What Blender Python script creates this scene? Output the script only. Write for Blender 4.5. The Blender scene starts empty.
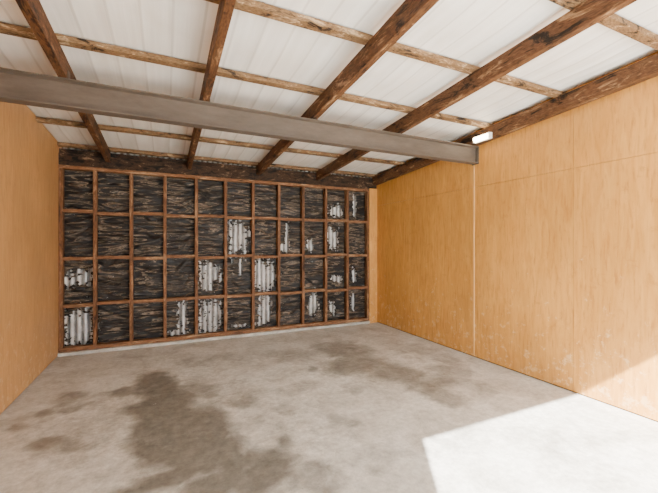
import bpy, bmesh, math
from mathutils import Vector, Matrix, noise

XL, XR = -1.234, 3.55
YF, YB = -0.55, 5.52
def roof(Y): return 2.65 - 0.055*(Y-3.2)     # underside of rafters

# ---------------------------------------------------------------- helpers
def finish(name, bm, mats, bevel=0, smooth=False, parent=None):
    me = bpy.data.meshes.new(name)
    bmesh.ops.recalc_face_normals(bm, faces=bm.faces)
    bm.to_mesh(me); bm.free()
    ob = bpy.data.objects.new(name, me)
    bpy.context.scene.collection.objects.link(ob)
    for m in (mats if isinstance(mats, (list, tuple)) else [mats]):
        me.materials.append(m)
    if smooth:
        for p in me.polygons: p.use_smooth = True
    if bevel:
        b = ob.modifiers.new('bevel', 'BEVEL'); b.width = bevel; b.segments = 2; b.limit_method = 'ANGLE'
    if parent: ob.parent = parent
    return ob

def box(bm, x0, x1, y0, y1, z0, z1, mi=0, slope=False):
    f0 = roof(y0) if slope else 0
    f1 = roof(y1) if slope else 0
    co = [(x0,y0,z0+f0),(x1,y0,z0+f0),(x1,y1,z0+f1),(x0,y1,z0+f1),
          (x0,y0,z1+f0),(x1,y0,z1+f0),(x1,y1,z1+f1),(x0,y1,z1+f1)]
    v = [bm.verts.new(c) for c in co]
    for idx in ((0,3,2,1),(4,5,6,7),(0,1,5,4),(1,2,6,5),(2,3,7,6),(3,0,4,7)):
        f = bm.faces.new([v[i] for i in idx]); f.material_index = mi
    return v

def prism(bm, pts, axis, a, b, mi=0):
    mk = (lambda p, t: (t, p[0], p[1])) if axis == 'x' else (lambda p, t: (p[0], t, p[1]))
    A = [bm.verts.new(mk(p, a)) for p in pts]; B = [bm.verts.new(mk(p, b)) for p in pts]
    n = len(pts)
    for i in range(n):
        f = bm.faces.new([A[i], A[(i+1)%n], B[(i+1)%n], B[i]]); f.material_index = mi
    f = bm.faces.new(A[::-1]); f.material_index = mi
    f = bm.faces.new(B); f.material_index = mi

class NT:
    def __init__(s, name):
        s.m = bpy.data.materials.new(name); s.m.use_nodes = True
        s.t = s.m.node_tree; s.b = s.t.nodes['Principled BSDF']
        s.co = s.t.nodes.new('ShaderNodeTexCoord').outputs['Object']
    def link(s, a, b): s.t.links.new(a, b)
    def map(s, sc):
        n = s.t.nodes.new('ShaderNodeMapping'); n.inputs['Scale'].default_value = sc
        s.link(s.co, n.inputs['Vector']); return n.outputs[0]
    def noise(s, sc, scale=1, detail=5, rough=.55, dist=0):
        n = s.t.nodes.new('ShaderNodeTexNoise'); s.link(s.map(sc), n.inputs['Vector'])
        n.inputs['Scale'].default_value = scale; n.inputs['Detail'].default_value = detail
        n.inputs['Roughness'].default_value = rough; n.inputs['Distortion'].default_value = dist
        return n.outputs['Fac']
    def math(s, op, a, b=0.0, c=0.0):
        n = s.t.nodes.new('ShaderNodeMath'); n.operation = op
        for i, v in enumerate((a, b, c)):
            if isinstance(v, bpy.types.NodeSocket): s.link(v, n.inputs[i])
            else: n.inputs[i].default_value = v
        return n.outputs[0]
    def axis(s, i):
        n = s.t.nodes.new('ShaderNodeSeparateXYZ'); s.link(s.co, n.inputs[0]); return n.outputs[i]
    def ramp(s, fac, stops):
        n = s.t.nodes.new('ShaderNodeValToRGB'); s.link(fac, n.inputs[0])
        e = n.color_ramp.elements
        while len(e) < len(stops): e.new(.5)
        for el, (p, c) in zip(e, stops):
            el.position = p; el.color = (*c, 1)
        return n.outputs[0]
    def mix(s, fac, a, b, mode='MIX'):
        n = s.t.nodes.new('ShaderNodeMix'); n.data_type = 'RGBA'; n.blend_type = mode
        for v, i in ((fac, 0), (a, 6), (b, 7)):
            if isinstance(v, bpy.types.NodeSocket): s.link(v, n.inputs[i])
            elif i == 0: n.inputs[0].default_value = v
            else: n.inputs[i].default_value = (*v, 1)
        return n.outputs[2]
    def bump(s, h, strength=.3, dist=.01):
        n = s.t.nodes.new('ShaderNodeBump'); n.inputs['Strength'].default_value = strength
        n.inputs['Distance'].default_value = dist; s.link(h, n.inputs['Height'])
        s.link(n.outputs[0], s.b.inputs['Normal'])
    def done(s, col, rough=.6, metal=0):
        if isinstance(col, bpy.types.NodeSocket): s.link(col, s.b.inputs['Base Color'])
        else: s.b.inputs['Base Color'].default_value = (*col, 1)
        if isinstance(rough, bpy.types.NodeSocket): s.link(rough, s.b.inputs['Roughness'])
        else: s.b.inputs['Roughness'].default_value = rough
        s.b.inputs['Metallic'].default_value = metal
        return s.m

def g(a): return (a, a, a)

# ---------------------------------------------------------------- materials
def old_timber(name, sc, dark, mid, light, bias=0.0, spec=.25):
    n = NT(name)
    blot = n.noise(sc, 3.0, 8, .7, .8)
    c = n.ramp(blot, [(.40+bias, dark), (.47+bias, mid), (.56+bias, mid), (.64+bias, light)])
    fine = n.noise(tuple(v*6 for v in sc), 4, 4)
    c = n.mix(1.0, c, n.ramp(fine, [(.3, g(.45)), (.7, g(1.15))]), 'MULTIPLY')
    n.bump(fine, .4, .004)
    n.b.inputs['Specular IOR Level'].default_value = spec
    return n.done(c, .7)
M_rafter = old_timber('stained_rafter_timber', (4, 1.0, 4), (.014,.008,.005), (.125,.056,.023), (.38,.22,.11), .0)
M_purlin = old_timber('stained_purlin_timber', (1.9, 5, 5), (.015,.009,.006), (.23,.135,.065), (.55,.39,.23), -.01)
M_plate  = old_timber('dark_wall_plate_timber', (2, 5, 5), (.006,.004,.003), (.05,.027,.014), (.30,.19,.11), .02)
M_studV  = old_timber('stud_timber', (5, 5, .8), (.055,.024,.011), (.19,.085,.037), (.35,.19,.095), -.04)
M_studH  = old_timber('nog_timber', (.8, 5, 5), (.07,.031,.014), (.225,.105,.046), (.42,.25,.13), -.04)

def plywood(name, a, b, d, seed):
    n = NT(name)
    grain = n.noise((7, 7, .9), 2.2, 7, .62, 1.2)
    c = n.ramp(grain, [(.3, b), (.68, a)])
    broad = n.noise((1, 1, .6), 1.6, 3)
    c = n.mix(1.0, c, n.ramp(broad, [(.3, g(.84)), (.7, g(1.08))]), 'MULTIPLY')
    pores = n.noise((45, 45, 6), 1, 5, .65)
    c = n.mix(n.ramp(pores, [(.52, g(0)), (.70, g(.6))]), c, d)
    blotch = n.noise((1, 2, 2), 3.5, 8, .75, .5)
    c = n.mix(n.ramp(blotch, [(.57, g(0)), (.70, g(.5))]), c, d)
    low = n.math('SUBTRACT', 1.0, n.math('DIVIDE', n.axis(2), 1.1))
    sc = n.math('ADD', n.noise((6, 6, 6), 2, 7, .75), n.math('MULTIPLY', low, .10))
    c = n.mix(n.ramp(sc, [(.62, g(0)), (.70, g(.4))]), c, (.80,.60,.36))
    n.bump(grain, .12, .003)
    return n.done(c, .42)
M_plyR = plywood('varnished_plywood', (.68,.345,.085), (.53,.238,.045), (.32,.128,.026), 0)
M_plyL = plywood('faded_plywood', (.64,.365,.145), (.53,.28,.097), (.38,.185,.065), 1)
n = NT('cover_strip_wood'); M_strip = n.done(n.ramp(n.noise((9,9,1),3), [(.3,(.62,.34,.11)),(.7,(.74,.44,.16))]), .5)
n = NT('gap_dark'); M_gap = n.done((.07,.03,.01), .9)

# concrete floor
n = NT('stained_concrete')
base = n.ramp(n.noise((1,1,1), 2.3, 10, .7, .5), [(.32,(.40,.385,.34)), (.5,(.61,.595,.54)), (.68,(.74,.73,.68))])
fine = n.noise((1,1,1), 20, 7, .8)
base = n.mix(1.0, base, n.ramp(fine, [(.34, g(.70)), (.62, g(1.06))]), 'MULTIPLY')
at = n.t.nodes.new('ShaderNodeAttribute'); at.attribute_name = 'stain'
blot = n.noise((1,1,1), 6, 9, .75, .4)
tot = n.math('ADD', n.math('MULTIPLY_ADD', blot, 1.2, -.60), at.outputs['Fac'])
sf = n.ramp(tot, [(.08, g(0)), (.40, g(.5)), (.80, g(.93))])
gr = n.noise((1,1,1), 11, 8, .78)
c = n.mix(sf, base, n.ramp(gr, [(.35,(.085,.080,.066)), (.68,(.22,.207,.175))]))
sp = n.noise((1,1,1), 60, 3, .6)
c = n.mix(n.ramp(sp, [(.66, g(0)), (.72, g(.6))]), c, (.12,.11,.095))
wsp = n.noise((1,1,1), 4.5, 9, .8)
c = n.mix(n.ramp(wsp, [(.65, g(0)), (.68, g(.7))]), c, (.80,.79,.76))
n.bump(fine, .2, .003)
M_floor = n.done(c, n.ramp(sf, [(0, g(.6)), (1, g(.45))]))
n = NT('pale_concrete'); M_kerb = n.done(n.ramp(n.noise((1,1,1),9,6,.7), [(.3,(.30,.285,.25)),(.7,(.62,.60,.56))]), .8)
n = NT('driveway_concrete'); M_drive = n.done(n.ramp(n.noise((1,1,1),3,6), [(.3,(.52,.51,.48)),(.7,(.64,.63,.60))]), .8)

# roof underlay
n = NT('white_roof_underlay')
fold = n.noise((14, .7, 1), 1, 3, .5)
c = n.ramp(fold, [(.3,(.78,.77,.735)), (.65,(.88,.875,.845))])
rib = n.math('SINE', n.math('MULTIPLY', n.axis(0), 2*math.pi/.19))
c = n.mix(n.ramp(rib, [(.93, g(0)), (.99, g(.4))]), c, (.46,.44,.40))
c = n.mix(n.ramp(n.noise((1,1,1),1.8,5,.6), [(.52,g(0)),(.72,g(.35))]), c, (.62,.58,.49))
n.bump(fold, .35, .015)
M_under = n.done(c, .5)

# black building paper
n = NT('black_building_paper')
wr = n.noise((2.0, 1, 13), 1, 5, .55, 2.6)
c = n.ramp(wr, [(.40,(.004,.0035,.003)), (.50,(.014,.011,.008)), (.545,(.07,.05,.033)), (.575,(.27,.205,.14)), (.605,(.06,.044,.03)), (.66,(.012,.009,.007)), (.69,(.12,.09,.06)), (.72,(.02,.015,.01))])
patch = n.noise((1,1,1), 3.0, 4)
c = n.mix(n.ramp(patch, [(.38,g(.65)),(.54,g(0))]), c, (.006,.005,.004))
fl = n.noise((9,1,6), 2, 7, .8)
c = n.mix(n.ramp(fl, [(.65,g(0)),(.69,g(.8))]), c, (.62,.60,.55))
n.bump(wr, .9, .03)
n.b.inputs['Specular IOR Level'].default_value = .4
M_paper = n.done(c, .4)
# corrugated iron
n = NT('galvanised_iron')
c = n.ramp(n.noise((3,1,1),4,6,.7), [(.3,(.36,.36,.35)),(.5,(.60,.60,.59)),(.7,(.82,.82,.81))])
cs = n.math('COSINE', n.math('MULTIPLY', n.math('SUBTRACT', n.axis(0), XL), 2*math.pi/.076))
shade_noise = n.noise((4,1,2),3,6,.7)
vf = n.math('ADD', n.math('MULTIPLY', cs, .5), n.math('MULTIPLY_ADD', shade_noise, 1.6, -.72))
c = n.mix(n.ramp(vf, [(0, g(0)), (.50, g(.85))]), c, (.085,.08,.07))  # valley shading painted into the iron colour, broken up by noise
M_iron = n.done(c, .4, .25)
n = NT('painted_steel_primer')
c = n.ramp(n.noise((1.5,5,5),3,6,.7), [(.3,(.078,.062,.048)),(.7,(.122,.099,.080))])
n.b.inputs['Specular IOR Level'].default_value = .3
M_steel = n.done(c, .55)
n = NT('white_plastic'); M_plast = n.done(n.ramp(n.noise((1,1,1),20), [(.3,(.78,.78,.76)),(.7,(.84,.84,.82))]), .4)
n = NT('lamp_diffuser'); n.b.inputs['Emission Color'].default_value = (1,.80,.52,1)
n.b.inputs['Emission Strength'].default_value = 26; M_lamp = n.done((.9,.88,.82), .4)

# ---------------------------------------------------------------- floor
blobs = [ # X, Y, rx, ry, strength
 (-.05,3.95,.22,.42,.85), (-.35,3.88,.20,.16,.7), (.27,3.62,.26,.24,.6), (-.02,3.45,.26,.40,.9),
 (.03,3.10,.30,.34,.95), (.26,2.90,.27,.36,.9), (.0,2.72,.22,.24,.85), (.24,2.52,.30,.30,.95),
 (.50,2.22,.30,.22,.85), (.33,2.10,.28,.18,.9), (-.02,2.32,.22,.13,.9), (.80,1.98,.22,.16,.55),
 (.60,3.25,.22,.18,.45), (.75,2.42,.12,.12,.65), (-.76,3.07,.13,.14,.65), (-.77,4.02,.18,.15,.55),
 (-.85,3.75,.09,.09,.6), (-.68,3.75,.09,.10,.55), (-1.0,3.45,.12,.08,.55), (-.62,2.95,.10,.08,.45),
 (2.20,4.25,.42,.50,.60), (2.08,3.65,.40,.32,.62), (2.32,3.18,.30,.34,.62), (2.45,2.80,.30,.26,.62), (2.38,2.45,.22,.18,.55),
 (2.9,3.0,.3,.3,.4), (1.25,2.48,.12,.12,.42), (1.65,3.0,.16,.14,.4), (1.2,3.3,.25,.18,.3), (1.5,4.3,.4,.35,.3),
 (.5,4.6,.5,.25,.25), (3.0,4.0,.3,.5,.28), (1.55,3.75,.10,.09,.5), (2.9,2.45,.12,.12,.35), (3.2,3.3,.15,.3,.35),
 (.35,1.85,.3,.15,.55), (1.9,1.9,.4,.2,.2), (2.6,1.5,.3,.3,.2), (.95,2.85,.12,.10,.38),(1.3,2.0,.25,.15,.32),
 (-.5,3.4,.5,.6,.18), (.6,3.9,.5,.5,.14), (-.5,2.6,.5,.4,.16), (1.1,2.6,.4,.5,.12)]
bm = bmesh.new()
st = .03; x0, x1, y0, y1 = XL-.02, XR+.02, YF-.05, 5.72
nx = int((x1-x0)/st)+1; ny = int((y1-y0)/st)+1
vs = [[bm.verts.new((x0+(x1-x0)*i/nx, y0+(y1-y0)*j/ny, 0)) for i in range(nx+1)] for j in range(ny+1)]
for j in range(ny):
    for i in range(nx): bm.faces.new([vs[j][i], vs[j][i+1], vs[j+1][i+1], vs[j+1][i]])
floor = finish('floor', bm, M_floor)
att = floor.data.attributes.new('stain', 'FLOAT', 'POINT')
for v in floor.data.vertices:
    X, Y = v.co.x, v.co.y
    dx = noise.noise(Vector((X*3.2, Y*3.2, 1.3)))*.14 + noise.noise(Vector((X*9, Y*9, 4.1)))*.06
    dy = noise.noise(Vector((X*3.2, Y*3.2, 7.7)))*.14 + noise.noise(Vector((X*9, Y*9, 9.1)))*.06
    s = 0
    for bx, by, rx, ry, k in blobs:
        r = math.hypot((X+dx-bx)/rx, (Y+dy-by)/ry)
        t = min(1, max(0, (1.35-r)/.85)); s = max(s, k*t*t*(3-2*t))
    att.data[v.index].value = s

bm = bmesh.new(); box(bm, -9, 12, -16, YF-.1, -.12, -.004)
finish('ground', bm, M_drive)

# ---------------------------------------------------------------- side walls (plywood sheets with open joints)
def ply_wall(name, xa, xb, sgn, seams, hz, mat):
    bm = bmesh.new()
    if sgn > 0: box(bm, xa, xb-.012, YF-.1, 5.72, -.02, 3.12, 1)
    else:       box(bm, xa+.012, xb, YF-.1, 5.72, -.02, 3.12, 1)
    zs = [0.012, hz, 2.98] if hz else [0.012, 2.98]
    ys = [YF-.08] + seams + [5.71]
    for k in range(len(zs)-1):
        for i in range(len(ys)-1):
            gp = .0016
            X0, X1 = (xb-.012, xb) if sgn > 0 else (xa, xa+.012)
            box(bm, X0, X1, ys[i]+gp, ys[i+1]-gp, zs[k]+gp*(k>0), zs[k+1]-gp, 0)
    return finish(name, bm, [mat, M_gap])
ply_wall('wall_left', XL-.12, XL, 1, [.88, 2.08, 3.28, 4.48], None, M_plyL)
ply_wall('wall_right', XR, XR+.12, -1, [-.33, .87, 2.07, 3.27, 4.47], 2.15, M_plyR)
bm = bmesh.new(); box(bm, XR-.006, XR, 3.258, 3.282, .012, 2.60)
finish('trim_1', bm, M_strip, .002)
bm = bmesh.new(); box(bm, 3.385, XR-.001, YB-.01, YB+.09, 0.0, 2.46)
finish('trim_2', bm, M_plyR, .003)

bm = bmesh.new()
box(bm, XL, .075, YF-.09, YF, 0, 2.98)
box(bm, .075, XR, YF-.09, YF, 2.42, 2.98)
finish('wall_front', bm, M_plyL)

# ---------------------------------------------------------------- back wall: iron, paper, frame, kerb
bm = bmesh.new()
N = 62*8; prev = None
for i in range(N+1):
    X = XL+.002 + (XR-XL-.004)*i/N
    Y = 5.672 + .013*math.cos(2*math.pi*(X-XL)/.076)
    a = bm.verts.new((X, Y, 0)); b = bm.verts.new((X, Y, 2.80)); c2 = bm.verts.new((X, 5.70, 0)); d2 = bm.verts.new((X, 5.70, 2.80))
    if prev:
        bm.faces.new([prev[0], a, b, prev[1]]); bm.faces.new([prev[2], prev[3], d2, c2])
    prev = (a, b, c2, d2)
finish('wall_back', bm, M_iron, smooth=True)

holes = [(1.04,1.53,.14,.24),(-1.03,.32,.15,.22),(-1.0,.97,.13,.10),(.24,.38,.06,.20),(.17,.14,.12,.03),(.63,.34,.15,.22),
 (.64,1.0,.13,.15),(.56,.80,.10,.06),(1.08,1.06,.03,.12),(1.47,.94,.16,.22),(1.49,.36,.09,.21),(1.42,.16,.13,.04),(1.85,1.58,.035,.22),(1.80,1.38,.10,.05),
 (2.33,.42,.08,.17),(2.27,1.42,.06,.09),(2.75,2.05,.13,.09),(2.70,1.52,.10,.16),(3.14,2.12,.03,.17),(2.78,.82,.10,.05),
 (2.68,.32,.05,.10),(3.14,.90,.04,.12),(3.1,.4,.04,.14),(1.07,.15,.10,.02)]
bm = bmesh.new()
st = .010; x0, x1, z0, z1 = XL+.003, 3.383, .06, 2.44
nx = int((x1-x0)/st); nz = int((z1-z0)/st)
G = []
for j in range(nz+1):
    row = []
    for i in range(nx+1):
        X = x0+(x1-x0)*i/nx; Z = z0+(z1-z0)*j/nz
        w = noise.noise(Vector((X*3, Z*15 + 2.5*noise.noise(Vector((X*4, Z*3, 5))), 0)))
        w2 = noise.noise(Vector((X*9, Z*30, 3)))
        row.append(bm.verts.new((X, 5.632 + .019*w + .006*w2, Z)))
    G.append(row)
for j in range(nz):
    for i in range(nx):
        X = x0+(x1-x0)*(i+.5)/nx; Z = z0+(z1-z0)*(j+.5)/nz
        e = noise.noise(Vector((X*9, Z*4, 2)))*.7 + noise.noise(Vector((X*30, Z*20, 8)))*.9 + noise.noise(Vector((X*16, Z*45, 1)))*.7
        out = False
        for hx, hzz, rx, rz in holes:
            if (abs((X-hx)/rx)**3 + abs((Z-hzz)/rz)**3)**(1/3) < 1.03 + e*.85: out = True; break
        if not out: bm.faces.new([G[j][i], G[j][i+1], G[j+1][i+1], G[j+1][i]])
bmesh.ops.delete(bm, geom=[v for v in bm.verts if not v.link_faces], context='VERTS')
finish('torn_building_paper', bm, M_paper, smooth=True)

bm = bmesh.new()
studs = [-1.208] + [.42*i for i in range(-2, 8)] + [3.36]
for i, s in enumerate(studs):
    box(bm, s-.021, s+.021, YB, YB+.09, .10, 2.40, 0)
for a, b in zip(studs[:-1], studs[1:]):
    for k, z in enumerate((.64, 1.245, 1.85)):
        z += .012*math.sin(a*7+k*2)
        box(bm, a+.021, b-.021, YB+.003, YB+.09, z-.021, z+.021, 1)
box(bm, XL+.002, 3.383, YB, YB+.09, .045, .10, 1)
box(bm, XL+.002, 3.383, YB, YB+.09, 2.40, 2.445, 1)
finish('timber_wall_frame', bm, [M_studV, M_studH], .002)
bm = bmesh.new(); box(bm, XL+.002, 3.383, YB-.03, YB+.10, 0, .042)
finish('concrete_kerb', bm, M_kerb, .006)
bm = bmesh.new(); box(bm, XL+.002, XR-.002, YB+.005, YB+.075, 2.448, 2.60)
box(bm, XL+.002, XR-.002, YB+.03, YB+.10, 2.604, 2.66)
finish('timber_wall_plate', bm, M_plate, .004)

# ---------------------------------------------------------------- roof structure
for i, X in enumerate((-.69, .32, 1.335, 2.36, 3.50)):
    w = .028 if i < 4 else .042
    bm = bmesh.new()
    box(bm, X-w, X+w, YF, YB+.0, .003, .15, slope=True)
    finish('rafter', bm, M_rafter, .004)
pur = (-.30, .52, 1.35, 2.17, 3.0, 3.84, 4.68, 5.50)
for Y in pur:
    bm = bmesh.new()
    box(bm, XL+.002, XR-.002, Y-.034, Y+.034, .152, .195, slope=True)
    finish('purlin', bm, M_purlin, .004)
bm = bmesh.new()
ny = 130; nx = 250; G = []
for j in range(ny+1):
    Y = YF-.1 + (5.72-YF+.1)*j/ny
    dmin = min(abs(Y-p) for p in pur)
    row = []
    for i in range(nx+1):
        X = XL + (XR-XL)*i/nx
        sag = min(1, max(0, (dmin-.05)/.3))
        ribz = max(0, math.sin(X*2*math.pi/.19))**6
        z = roof(Y)+.208 - sag*(.010+.012*noise.noise(Vector((X*5, Y*1.2, 3)))) - .007*ribz*(.3+.7*sag)
        row.append(bm.verts.new((X, Y, z)))
    G.append(row)
for j in range(ny):
    for i in range(nx): bm.faces.new([G[j][i], G[j][i+1], G[j+1][i+1], G[j+1][i]])
c = finish('ceiling', bm, M_under, smooth=True)
s = c.modifiers.new('thick', 'SOLIDIFY'); s.thickness = .02; s.offset = 1

# ---------------------------------------------------------------- steel I beam
bm = bmesh.new()
yc, zb, zt, hw = 3.235, 2.438, 2.648, .05
t, wb = .011, .004
pts = [(yc-hw,zb),(yc+hw,zb),(yc+hw,zb+t),(yc+wb,zb+t+.008),(yc+wb,zt-t-.008),(yc+hw,zt-t),(yc+hw,zt),(yc-hw,zt),(yc-hw,zt-t),(yc-wb,zt-t-.008),(yc-wb,zb+t+.008),(yc-hw,zb+t)]
prism(bm, pts, 'x', XL+.002, XR-.014)
box(bm, XR-.014, XR-.0095, yc-.055, yc+.055, zb-.01, zt, 0)
for X in (-.69, .32, 1.335, 2.36):
    box(bm, X+.03, X+.036, yc-.03, yc+.03, zt, zt+.07, 0)
finish('steel_beam', bm, M_steel, .0015)

# ---------------------------------------------------------------- bulkhead light
e = bpy.data.objects.new('bulkhead_light', None); e.location = (3.45, 3.03, 2.70)
bpy.context.scene.collection.objects.link(e)
bm = bmesh.new(); box(bm, -.022, .006, -.12, .12, -.042, .032)
finish('base', bm, M_plast, .006, parent=e)
bm = bmesh.new()
prof = []
for k in range(9):
    a = math.pi*k/8; prof.append((-.022-.045*math.sin(a), -.005+.032*math.cos(a)))
prism(bm, prof, 'y', -.105, .105)
finish('diffuser', bm, M_lamp, .006, parent=e)
bm = bmesh.new()
for y in (-.11, .11): box(bm, -.05, -.018, y-.006, y+.006, -.04, .03)
finish('end_caps', bm, M_plast, .003, parent=e)

# ---------------------------------------------------------------- lights
sun = bpy.data.lights.new('sun', 'SUN'); sun.energy = 58; sun.angle = math.radians(.6); sun.color = (1, .96, .90)
so = bpy.data.objects.new('sun', sun); so.location = (-4, -7, 7)
so.rotation_euler = Vector((.61, 1, -.91)).to_track_quat('-Z', 'Y').to_euler()
bpy.context.scene.collection.objects.link(so)
w = bpy.data.worlds.new('sky'); bpy.context.scene.world = w; w.use_nodes = True
bg = w.node_tree.nodes['Background']; bg.inputs[0].default_value = (.90, .95, 1, 1); bg.inputs[1].default_value = 11

cam = bpy.data.cameras.new('camera'); cam.lens = 352/658*36; cam.sensor_width = 36; cam.clip_start = .05
co = bpy.data.objects.new('camera', cam); co.location = (0, 0, 1.4)
co.rotation_euler = (math.radians(90), 0, -math.atan2(164, 352))
bpy.context.scene.collection.objects.link(co); bpy.context.scene.camera = co
